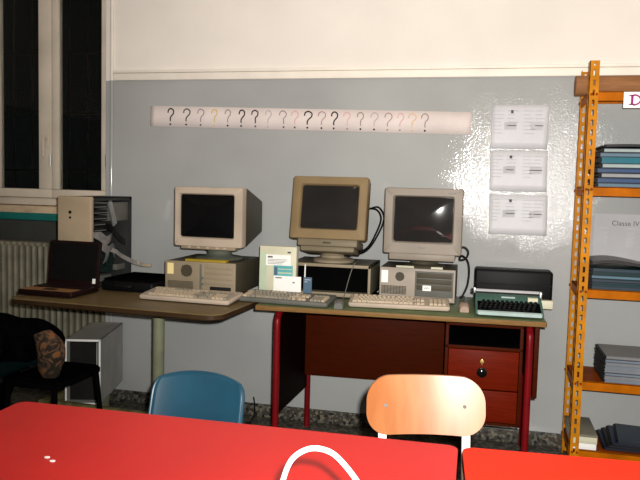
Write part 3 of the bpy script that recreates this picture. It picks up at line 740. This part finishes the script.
MB().box(.045, .062, -.0232, -.0195, .218, .226).xf(X).build('emblem_print', 'ink_mid', t, smooth=0)
t = thing('leaflet', 'teal printed leaflet leaning on the cream software box', 'leaflet', (-.943, 3.2745, .7505))
MB().box(-.055, .042, 0, .002, .0, .158, .0005).build('leaflet_sheet', 'tealcard', t, smooth=0)
MB().box(-.032, .038, -.001, 0, .118, .126).box(-.032, .038, -.001, 0, .138, .143).build('pale_print', 'mint', t, smooth=0)
MB().box(-.052, -.036, -.001, 0, .110, .152).build('dark_print', 'bluecard', t, smooth=0)
t = thing('white_card', 'white card standing in front of the teal leaflet', 'card', (-.918, 3.268, .7505))
MB().box(-.078, .062, 0, .002, 0, .108, .0005).build('card_sheet', 'white', t, smooth=0)
MB().box(-.068,-.035,-.001,0,.096,.101).box(.02,.03,-.001,0,.075,.081).build('printed_text', 'ink_mid', t, smooth=0)
t = thing('blue_card', 'small blue printed card beside the white card', 'card', (-.832, 3.30, .7505))
MB().box(-.020, .022, 0, .004, 0, .104, .0005).build('card_sheet', 'bluecard', t, smooth=0)
MB().box(-.014,.015,-.001,0,.090,.094).box(-.014,.0,-.001,0,.080,.084).build('printed_text', 'paper', t, smooth=0)
# pens standing by the leaflets
for k, (xx, lb) in enumerate(((-.858, 'slim white pen leaning against the software box'),)):
    pn = MB().cyl((xx, 3.345, .7505), (xx, 3.352, .905), .0035, 10).cyl((xx, 3.352, .905), (xx, 3.3525, .915), .0035, 10, .001)
    tag(pn.build('pen', 'white'), lb, 'pen')

def mouse(x, y, rz, label, mt, cab):
    t = thing('computer_mouse', label, 'mouse', (x,y,.7505), rz)
    prof = []
    m = MB(); rings = []
    for u in [i/10 for i in range(11)]:
        yy = -.055+.11*u; hh = .010+.027*math.sin(math.pi*min(1,.18+u*.75))**.8; ww = .026*(.75+.25*math.sin(math.pi*u))
        rings.append([(-ww,yy,0),(-ww,yy,hh*.5),(-ww*.7,yy,hh*.92),(0,yy,hh),(ww*.7,yy,hh*.92),(ww,yy,hh*.5),(ww,yy,0)])
    m.loft(rings).build('mouse_body', mt, t, smooth=60)
    MB().box(-.019,-.001,.012,.048,.026,.031,.002).box(.001,.019,.012,.050,.026,.031,.002).build('button', mt, t)
    MB().tube(spline(cab, 8), .0022, 6).build('mouse_cable', 'kbgrey', t)
mouse(-.634, 3.118, 8, 'grey mouse lying between the middle and right keyboards', 'kbgrey', [(0,.05,.015),(.0,.10,.012),(.012,.16,.02),(.026,.205,.08),(.042,.218,.14),(.060,.225,.182),(.080,.29,.180)])
mouse(-.075, 3.245, 4, 'pinkish beige mouse lying left of the typewriter', 'pinkcream', [(0,.05,.015),(.0,.10,.02),(.012,.2,.03),(.012,.30,.02),(-.005,.40,.004)])
# video cables: loop off the middle and the right monitor
cb = thing('video_cable', 'thick black twin cable looping behind the yellowed monitor', 'cable', (-.62, 3.5, .92))
for o in (0, .012):
    MB().tube(spline([(.02+o,.12,.27),(.075+o,.08,.268+o),(.105+o*1.3,.05,.225),(.085+o*.6,.03,.15-o),(.045,.0,.075-o),(-.02,-.05,.045-o*.5),(-.07,-.02,.03),(-.08,.13,.006)], 8), .0044, 8).build('cable_strand', 'black', cb)
cb = thing('video_cable', 'black cable looping down the right side of the right computer', 'cable', (-.10, 3.55, .75))
MB().tube(spline([(-.03,-.02,.225),(-.022,-.03,.258),(.008,-.03,.268),(.028,-.03,.245),(.016,-.03,.212),(-.012,-.03,.205),(-.004,-.02,.225),(.024,0,.20),(.035,.0,.15),(.03,.0,.08),(.012,.0,.03),(-.005,.0,.006)], 8), .0052, 8).build('cable_strand', 'black', cb)

# ------------------------------------------------------------------ typewriter and its case
t = thing('typewriter', 'green portable typewriter with black keys on the right end of the desk', 'typewriter', (.118, 3.25, .7505), 2)
w_ = .290
prof = [(-.128,.004),(-.132,.014),(-.122,.024),(-.02,.052),(-.005,.066),(.03,.080),(.09,.078),(.13,.062),(.13,.004)]
m = MB(); m.prism(prof, -w_/2, w_/2, 'x'); 
bmesh.ops.bevel(m.bm, geom=m.bm.edges[:], offset=.006, segments=2, affect='EDGES', profile=.5)
m.build('body', 'tw_green', t)
m = MB().loft([[(a, -.128, b+.019) for a, b in rr(w_*.96, .018, .008, 4)], [(a*.99, -.140, b+.017) for a, b in rr(w_*.94, .014, .006, 4)]])
m.build('front_rim', 'tw_pale', t)
Tk = Matrix.Translation((0,-.118,.027)) @ Matrix.Rotation(R(15),4,'X')
MB().box(-w_/2+.010, w_/2-.010, 0, .098, -.006, .0015, .002).xf(Tk).build('keyboard_well', 'bay_black', t)
m = MB()
for r_ in range(4):
    for i in range(12):
        xx = -.122+i*.0205+r_*.005-.002
        m.cyl((xx, .016+r_*.022, 0), (xx, .016+r_*.022, .011+r_*.001), .0078, 10, .0068)
m.box(-.08,.08,.0,.007,.001,.006,.001)
m.xf(Tk).build('keycap', 'black', t)
MB().box(-w_/2-.012, w_/2+.012, .045, .105, .074, .086, .003).build('carriage', 'iron', t)
MB().cyl((-w_/2-.008, .062, .085), (w_/2+.008, .062, .085), .0115, 20).build('platen', 'paper', t)
for sx in (-1,1): MB().cyl((sx*(w_/2+.006), .062, .085), (sx*(w_/2+.018), .062, .085), .0115, 18).build('platen_knob', 'black', t)
MB().box(-w_/2-.008, -w_/2+.002, .03, .05, .080, .104, .002).build('carriage_lever', 'steel', t)
MB().box(w_/2-.006, w_/2+.004, .02, .05, .060, .098, .002).build('paper_release', 'steel', t)
MB().box(.085, .128, -.016, .022, .058, .0745, .0).xf(Matrix.Translation((0,0,0))).build('maker_plate', 'cream', t, smooth=0)
MB().box(-.03, .03, -.001, .012, .063, .0735).build('name_strip', 'tw_pale', t, smooth=0)
t = thing('typewriter_case', 'black typewriter case lid standing behind the green typewriter', 'case', (.145, 3.52, .7505), 1)
m = MB().box(-.183, .183, -.055, .075, .020, .172, .014, seg=3)
m.build('case_shell', 'black', t)
MB().box(-.178, .178, -.062, -.054, .100, .106, .002).build('case_rim', 'iron', t)
MB().box(-.150, .183, -.075, .07, .0, .0205, .003).build('case_base', 'cream', t)
MB().box(.125, .183, -.10, -.06, .0, .040, .004).build('latch_block', 'cream', t)

# ------------------------------------------------------------------ chairs
def ch_legs(t, hw_, y0, y1, zs, mt, r=.011, splay=.02, z0=0):
    for sx in (-1,1):
        for yy, dy in ((y0,-splay),(y1,splay)):
            MB().tube(spline([(sx*(hw_-.02), yy, zs),(sx*hw_, yy+dy*.5, zs*.5),(sx*(hw_+splay*.3), yy+dy, z0)], 4), r, 10).build('leg', mt, t)
t = thing('school_chair', 'school chair with pale varnished plywood backrest and white frame', 'chair', (-.095, 1.775, -.010), 14)
# backrest (local: chair faces -y; the back is at +y)
m = MB()
bw, bh = .335, .160
def curve_y(a): return .20-.028*(1-(a/(bw/2))**2)*-1
rings = []
base = rr(bw, bh, .066, 8)
for k, off in ((1,.000),(1.0,.006)):
    pass
def bk(a, b, off): return (a, .175+.030*(1-(a/(bw/2))**2)+off+(b)*.23, .698+b)
rc = .066
def col(u):                      # rounded-rectangle outline as columns
    a_ = -bw/2*math.cos(math.pi*u); e_ = max(0, abs(a_)-(bw/2-rc))
    return a_, bh/2-rc+math.sqrt(max(0, rc*rc-e_*e_))
def face(off):
    def f(u, v):
        a_, h_ = col(u); return bk(a_, h_*(2*v-1), off)
    return f
nu, nv = 48, 10
m.grid(face(0), nu, nv).grid(face(.010), nu, nv)
o1 = [face(.0)(i/nu, 0) for i in range(nu+1)]+[face(.0)(i/nu, 1) for i in range(nu, -1, -1)]
o2 = [face(.010)(i/nu, 0) for i in range(nu+1)]+[face(.010)(i/nu, 1) for i in range(nu, -1, -1)]
m.bridge(m.ring(o1), m.ring(o2))
bmesh.ops.remove_doubles(m.bm, verts=m.bm.verts[:], dist=.00005)
bmesh.ops.dissolve_degenerate(m.bm, edges=m.bm.edges[:], dist=.00005)
ba = m.build('backrest', 'chair_wood', t, smooth=50)
m = MB()
for sx in (-1,1):
    for z_ in (.0,):
        y_ = bk(sx*.112, z_, 0)[1]
        MB().cyl((sx*.112, y_-.003, .698+z_), (sx*.112, y_+.002, .698+z_), .005, 12).build('rivet', 'steel', ba)
m.bm.free()
for sx in (-1,1):
    x_ = sx*.119
    P = [(x_, .192+.013, .74), (x_, .180, .60), (x_, .165, .50), (x_, .10, .43), (x_, -.12, .43)]
    m = MB()
    P = spline(P, 6)
    m.loft([[ (p.x-.0115, p.y+.006, p.z+.003),(p.x+.0115, p.y+.006, p.z+.003),(p.x+.0115,p.y+.012,p.z-.005),(p.x-.0115,p.y+.012,p.z-.005)] for p in P])
    m.build('back_upright', 'white', t)
m = MB(); p_ = rr(.35, .33, .05, 6)
m.loft([[(a,b-.02,.440) for a,b in p_], [(a,b-.02,.449) for a,b in p_], [(a*.98,b*.98-.02,.452) for a,b in p_]]).build('seat', 'chair_wood', t)
ch_legs(t, .15, -.14, .12, .432, 'white', z0=.010)

t = thing('school_chair', 'moulded blue plastic chair behind the red table near the brown desk', 'chair', (-.957, 2.08, 0), -1)
def shell(u, v):
    # v: 0 seat front .. 1 top of backrest
    if v < .42: yy = -.20+v/.42*.30; zz = .372-.018*math.sin(v/.42*math.pi)+ (0.0 if v > .05 else -.012)
    elif v < .58:
        q = (v-.42)/.16*math.pi/2; yy = .10+.055*math.sin(q); zz = .372+.055*(1-math.cos(q))
    else:
        q = (v-.58)/.42; yy = .155+.055*q; zz = .427+.200*q
    hw_ = .172 if v < .5 else .172-.004*(v-.5)
    top = max(0, (v-.80)/.20); 
    s_ = (u-.5)*2
    hw2 = hw_*(1-.10*top**3)
    x_ = s_*hw2
    edge = abs(s_)**6
    cup = .028*abs(s_)**2.4
    if v >= .5: return (x_, yy-cup, zz-.024*top**2*abs(s_)**2.2)
    return (x_, yy, zz+cup*.6)
sb = MB().grid(shell, 24, 40).build('seat_shell', 'blue', t, smooth=60, solid=.006)
rim = MB()
ring_ = [shell(0, v/30) for v in range(15, 31)]+[shell(u/20, 1) for u in range(1, 20)]+[shell(1, v/30) for v in range(30, 14, -1)]
rim.tube([(a, b+.003, c) for a, b, c in ring_], .0065, 8).build('rolled_rim', 'blue', sb)
ch_legs(t, .14, -.13, .11, .362, 'steel')
MB().box(-.13,.13,-.13,.11,.350,.358,.002).build('seat_frame', 'steel', t)

# chair at the far left with coat and scarf
t = thing('side_chair', 'dark green chair seen from the side under the black coat', 'chair', (-1.80, 2.66, 0), 88)
m = MB(); p_ = rr(.36, .27, .05, 6)
m.loft([[(a,b,.440) for a,b in p_], [(a,b,.455) for a,b in p_], [(a*.97,b*.97,.462) for a,b in p_]]).build('seat', 'blackcloth', t)
def sbk(u, v):
    return ((u-.5)*.36*(1-.08*v), .165+.05*v-.02*(2*u-1)**2, .46+.175*v-.02*abs(2*u-1)**3*v)
MB().grid(sbk, 14, 10).build('backrest', 'dkgreen', t, solid=.010)
ch_legs(t, .17, -.11, .11, .44, 'bay_black', .012)
m = MB()
for sx in (-1,1): m.tube(spline([(sx*.15,.15,.44),(sx*.15,.19,.52),(sx*.14,.215,.63)], 5), .010, 8)
m.build('back_support', 'black', t)
# coat thrown over its back: one draped sheet with folds
def coat(u, v):
    q = (v-.34)/.66                        # <0 front flap, >0 rear drape
    ridge = .725-.10*max(0, u-.30)**1.5*2+.012*math.sin(u*9)
    if q < 0:
        k = -q/.515
        x_ = -1.945+.055*math.sin(min(1, k*1.6)*1.5708)+.012*math.sin(u*14+k*3)*k
        z_ = ridge-.17*k**1.4-.03*math.sin(u*5)*k
    else:
        x_ = -1.945-.30*q**.75-.02*math.sin(u*13)*q
        z_ = ridge-.66*q**1.5
    return (x_, 2.40+u*.46+.012*math.sin(v*14), z_)
tag(MB().grid(coat, 40, 36).build('black_coat', 'blackcloth', smooth=70, solid=.02, sub=1), 'black coat draped over the back of the chair at far left', 'coat')
m = MB(); rings = []
for i in range(17):
    u = i/16; rad = .020+.043*math.sin(math.pi*min(1,u*.9+.08))**.7
    c_ = Vector((-1.822+.085*u+.02*math.sin(u*5), 2.60-.01*u, .652-.20*u))
    rings.append([c_+Vector((rad*math.cos(k*.5236)*(1+.10*math.sin(k*3+i)), rad*.85*math.sin(k*.5236)*(1+.1*math.cos(k*2+i)), .015*math.cos(k*.5236))) for k in range(12)])
tag(m.loft(rings).build('patterned_scarf', 'scarf', smooth=80, sub=1), 'brown patterned scarf bundled on the chair at far left', 'scarf')

# empty metal housing under the brown desk
t = thing('computer_housing', 'empty grey metal computer housing with white front edge under the brown desk', 'housing', (-2.044, 3.40, .1425), 15)
w_, d, h = .180, .46, .340
m = MB()
m.box(-w_/2, -w_/2+.004, -d/2+.006, d/2, 0, h).box(w_/2-.004, w_/2, -d/2+.006, d/2, 0, h).box(-w_/2, w_/2, -d/2+.006, d/2, h-.004, h).box(-w_/2, w_/2, -d/2+.006, d/2, 0, .004).box(-w_/2, w_/2, d/2-.004, d/2, 0, h)
m.build('housing_shell', 'case_side', t, smooth=0)
m = MB()
m.box(-w_/2-.001, -w_/2+.008, -d/2, -d/2+.007, 0, h, .001).box(w_/2-.009, w_/2+.001, -d/2, -d/2+.007, 0, h, .001).box(-w_/2, w_/2, -d/2, -d/2+.007, h-.010, h+.001, .001).box(-w_/2, w_/2, -d/2, -d/2+.007, 0, .008, .001)
m.build('front_edge', 'white', t)
MB().box(-w_/2+.006, w_/2-.040, -d/2+.06, -d/2+.07, .006, h-.008).build('inner_plate', 'iron', t, smooth=0)

# ------------------------------------------------------------------ on the red table
t = thing('carrier_bag', 'white carrier bag whose handle arches over the red table', 'bag', (-.21, .945, .7205), 4)
m = MB(); p_ = rr(.20, .085, .02, 4)
m.loft([[(a*.96,b*.95,0) for a,b in p_], [(a,b,.01) for a,b in p_], [(a*1.0,b*.9+.002*math.sin(a*60),.06) for a,b in p_], [(a*.98,b*.75+.003*math.sin(a*80),.105) for a,b in p_]])
m.build('bag_body', 'white', t)
P = spline([(-.068,0,.075),(-.062,0,.12),(-.056,0,.158),(-.043,0,.190),(-.018,0,.207),(.010,0,.205),(.032,0,.188),(.056,0,.158),(.074,0,.125),(.083,0,.075)], 8)
MB().tube(P, .0039, 12).build('handle', 'white', t)
for (x, y, lb) in ((-.868, 1.258, 'small white scrap on the red table, the upper of two'), (-.846, 1.244, 'small white scrap on the red table, the lower of two')):
    m = MB().loft([[(.006*math.cos(k*1.047)*(1+.2*(k%2)), .005*math.sin(k*1.047), zz) for k in range(6)] for zz in (0,.0012)])
    tag(m.build('paper_scrap', 'white', loc=(x, y, .7203)), lb, 'scrap')
# plug lead on the floor by the wall
t = thing('plug_lead', 'black plug with a short lead on the floor beside the blue chair', 'plug', (-1.19, 3.48, 0))
MB().box(-.015,.015,-.03,.03,0,.03,.005).build('plug_body', 'black', t)
MB().tube(spline([(0,.03,.015),(.01,.08,.04),(.0,.12,.09),(-.02,.16,.12)], 8), .004, 8).build('lead', 'black', t)

# ------------------------------------------------------------------ camera and light
cam = bpy.data.cameras.new('camera'); co = bpy.data.objects.new('camera', cam); COL.objects.link(co)
cam.sensor_width = 36; cam.lens = 36*700/640; cam.clip_start = .01
y_, p_, r_ = R(13.2), R(4.38), R(1.5)
fw = Vector((-math.sin(y_)*math.cos(p_), math.cos(y_)*math.cos(p_), -math.sin(p_)))
rt = Vector((math.cos(y_), math.sin(y_), 0)); up = rt.cross(fw)
Rr = rt*math.cos(r_)+up*math.sin(r_); U = up*math.cos(r_)-rt*math.sin(r_)
mm = Matrix((Rr, U, -fw)).transposed().to_4x4(); mm.translation = (0,0,1.3)
co.matrix_world = mm
S.camera = co

def spot(name, loc, target, energy, size, blend, radius, col):
    l = bpy.data.lights.new(name, 'SPOT'); l.energy = energy; l.spot_size = R(size); l.spot_blend = blend; l.shadow_soft_size = radius; l.color = col
    o = bpy.data.objects.new(name, l); COL.objects.link(o); o.location = loc
    o.rotation_euler = (Vector(target)-Vector(loc)).to_track_quat('-Z','Y').to_euler()
    return o
spot('camera_flash', (.045, .02, 1.355), (.2,3.69,1.9), 545, 124, 1.0, .016, (1,.97,.93))
al = bpy.data.lights.new('ceiling_fill', 'AREA'); al.shape = 'RECTANGLE'; al.size = 1.2; al.size_y = .3; al.energy = 20; al.color = (1,.86,.68)  # unseen warm area light added as weak ambient fill
ao = bpy.data.objects.new('ceiling_fill', al); COL.objects.link(ao); ao.location = (-.3, 1.0, 3.2)
wd = bpy.data.worlds.new('night'); S.world = wd; wd.use_nodes = True
wd.node_tree.nodes['Background'].inputs['Color'].default_value = (.0015,.002,.002,1)
S.view_settings.view_transform = 'Standard'; S.view_settings.look = 'None'; S.view_settings.exposure = 0; S.view_settings.gamma = 1
S.view_settings.use_curve_mapping = False
S.cycles.use_denoising = True
S.cycles.max_bounces = 8
S.cycles.sample_clamp_indirect = 4
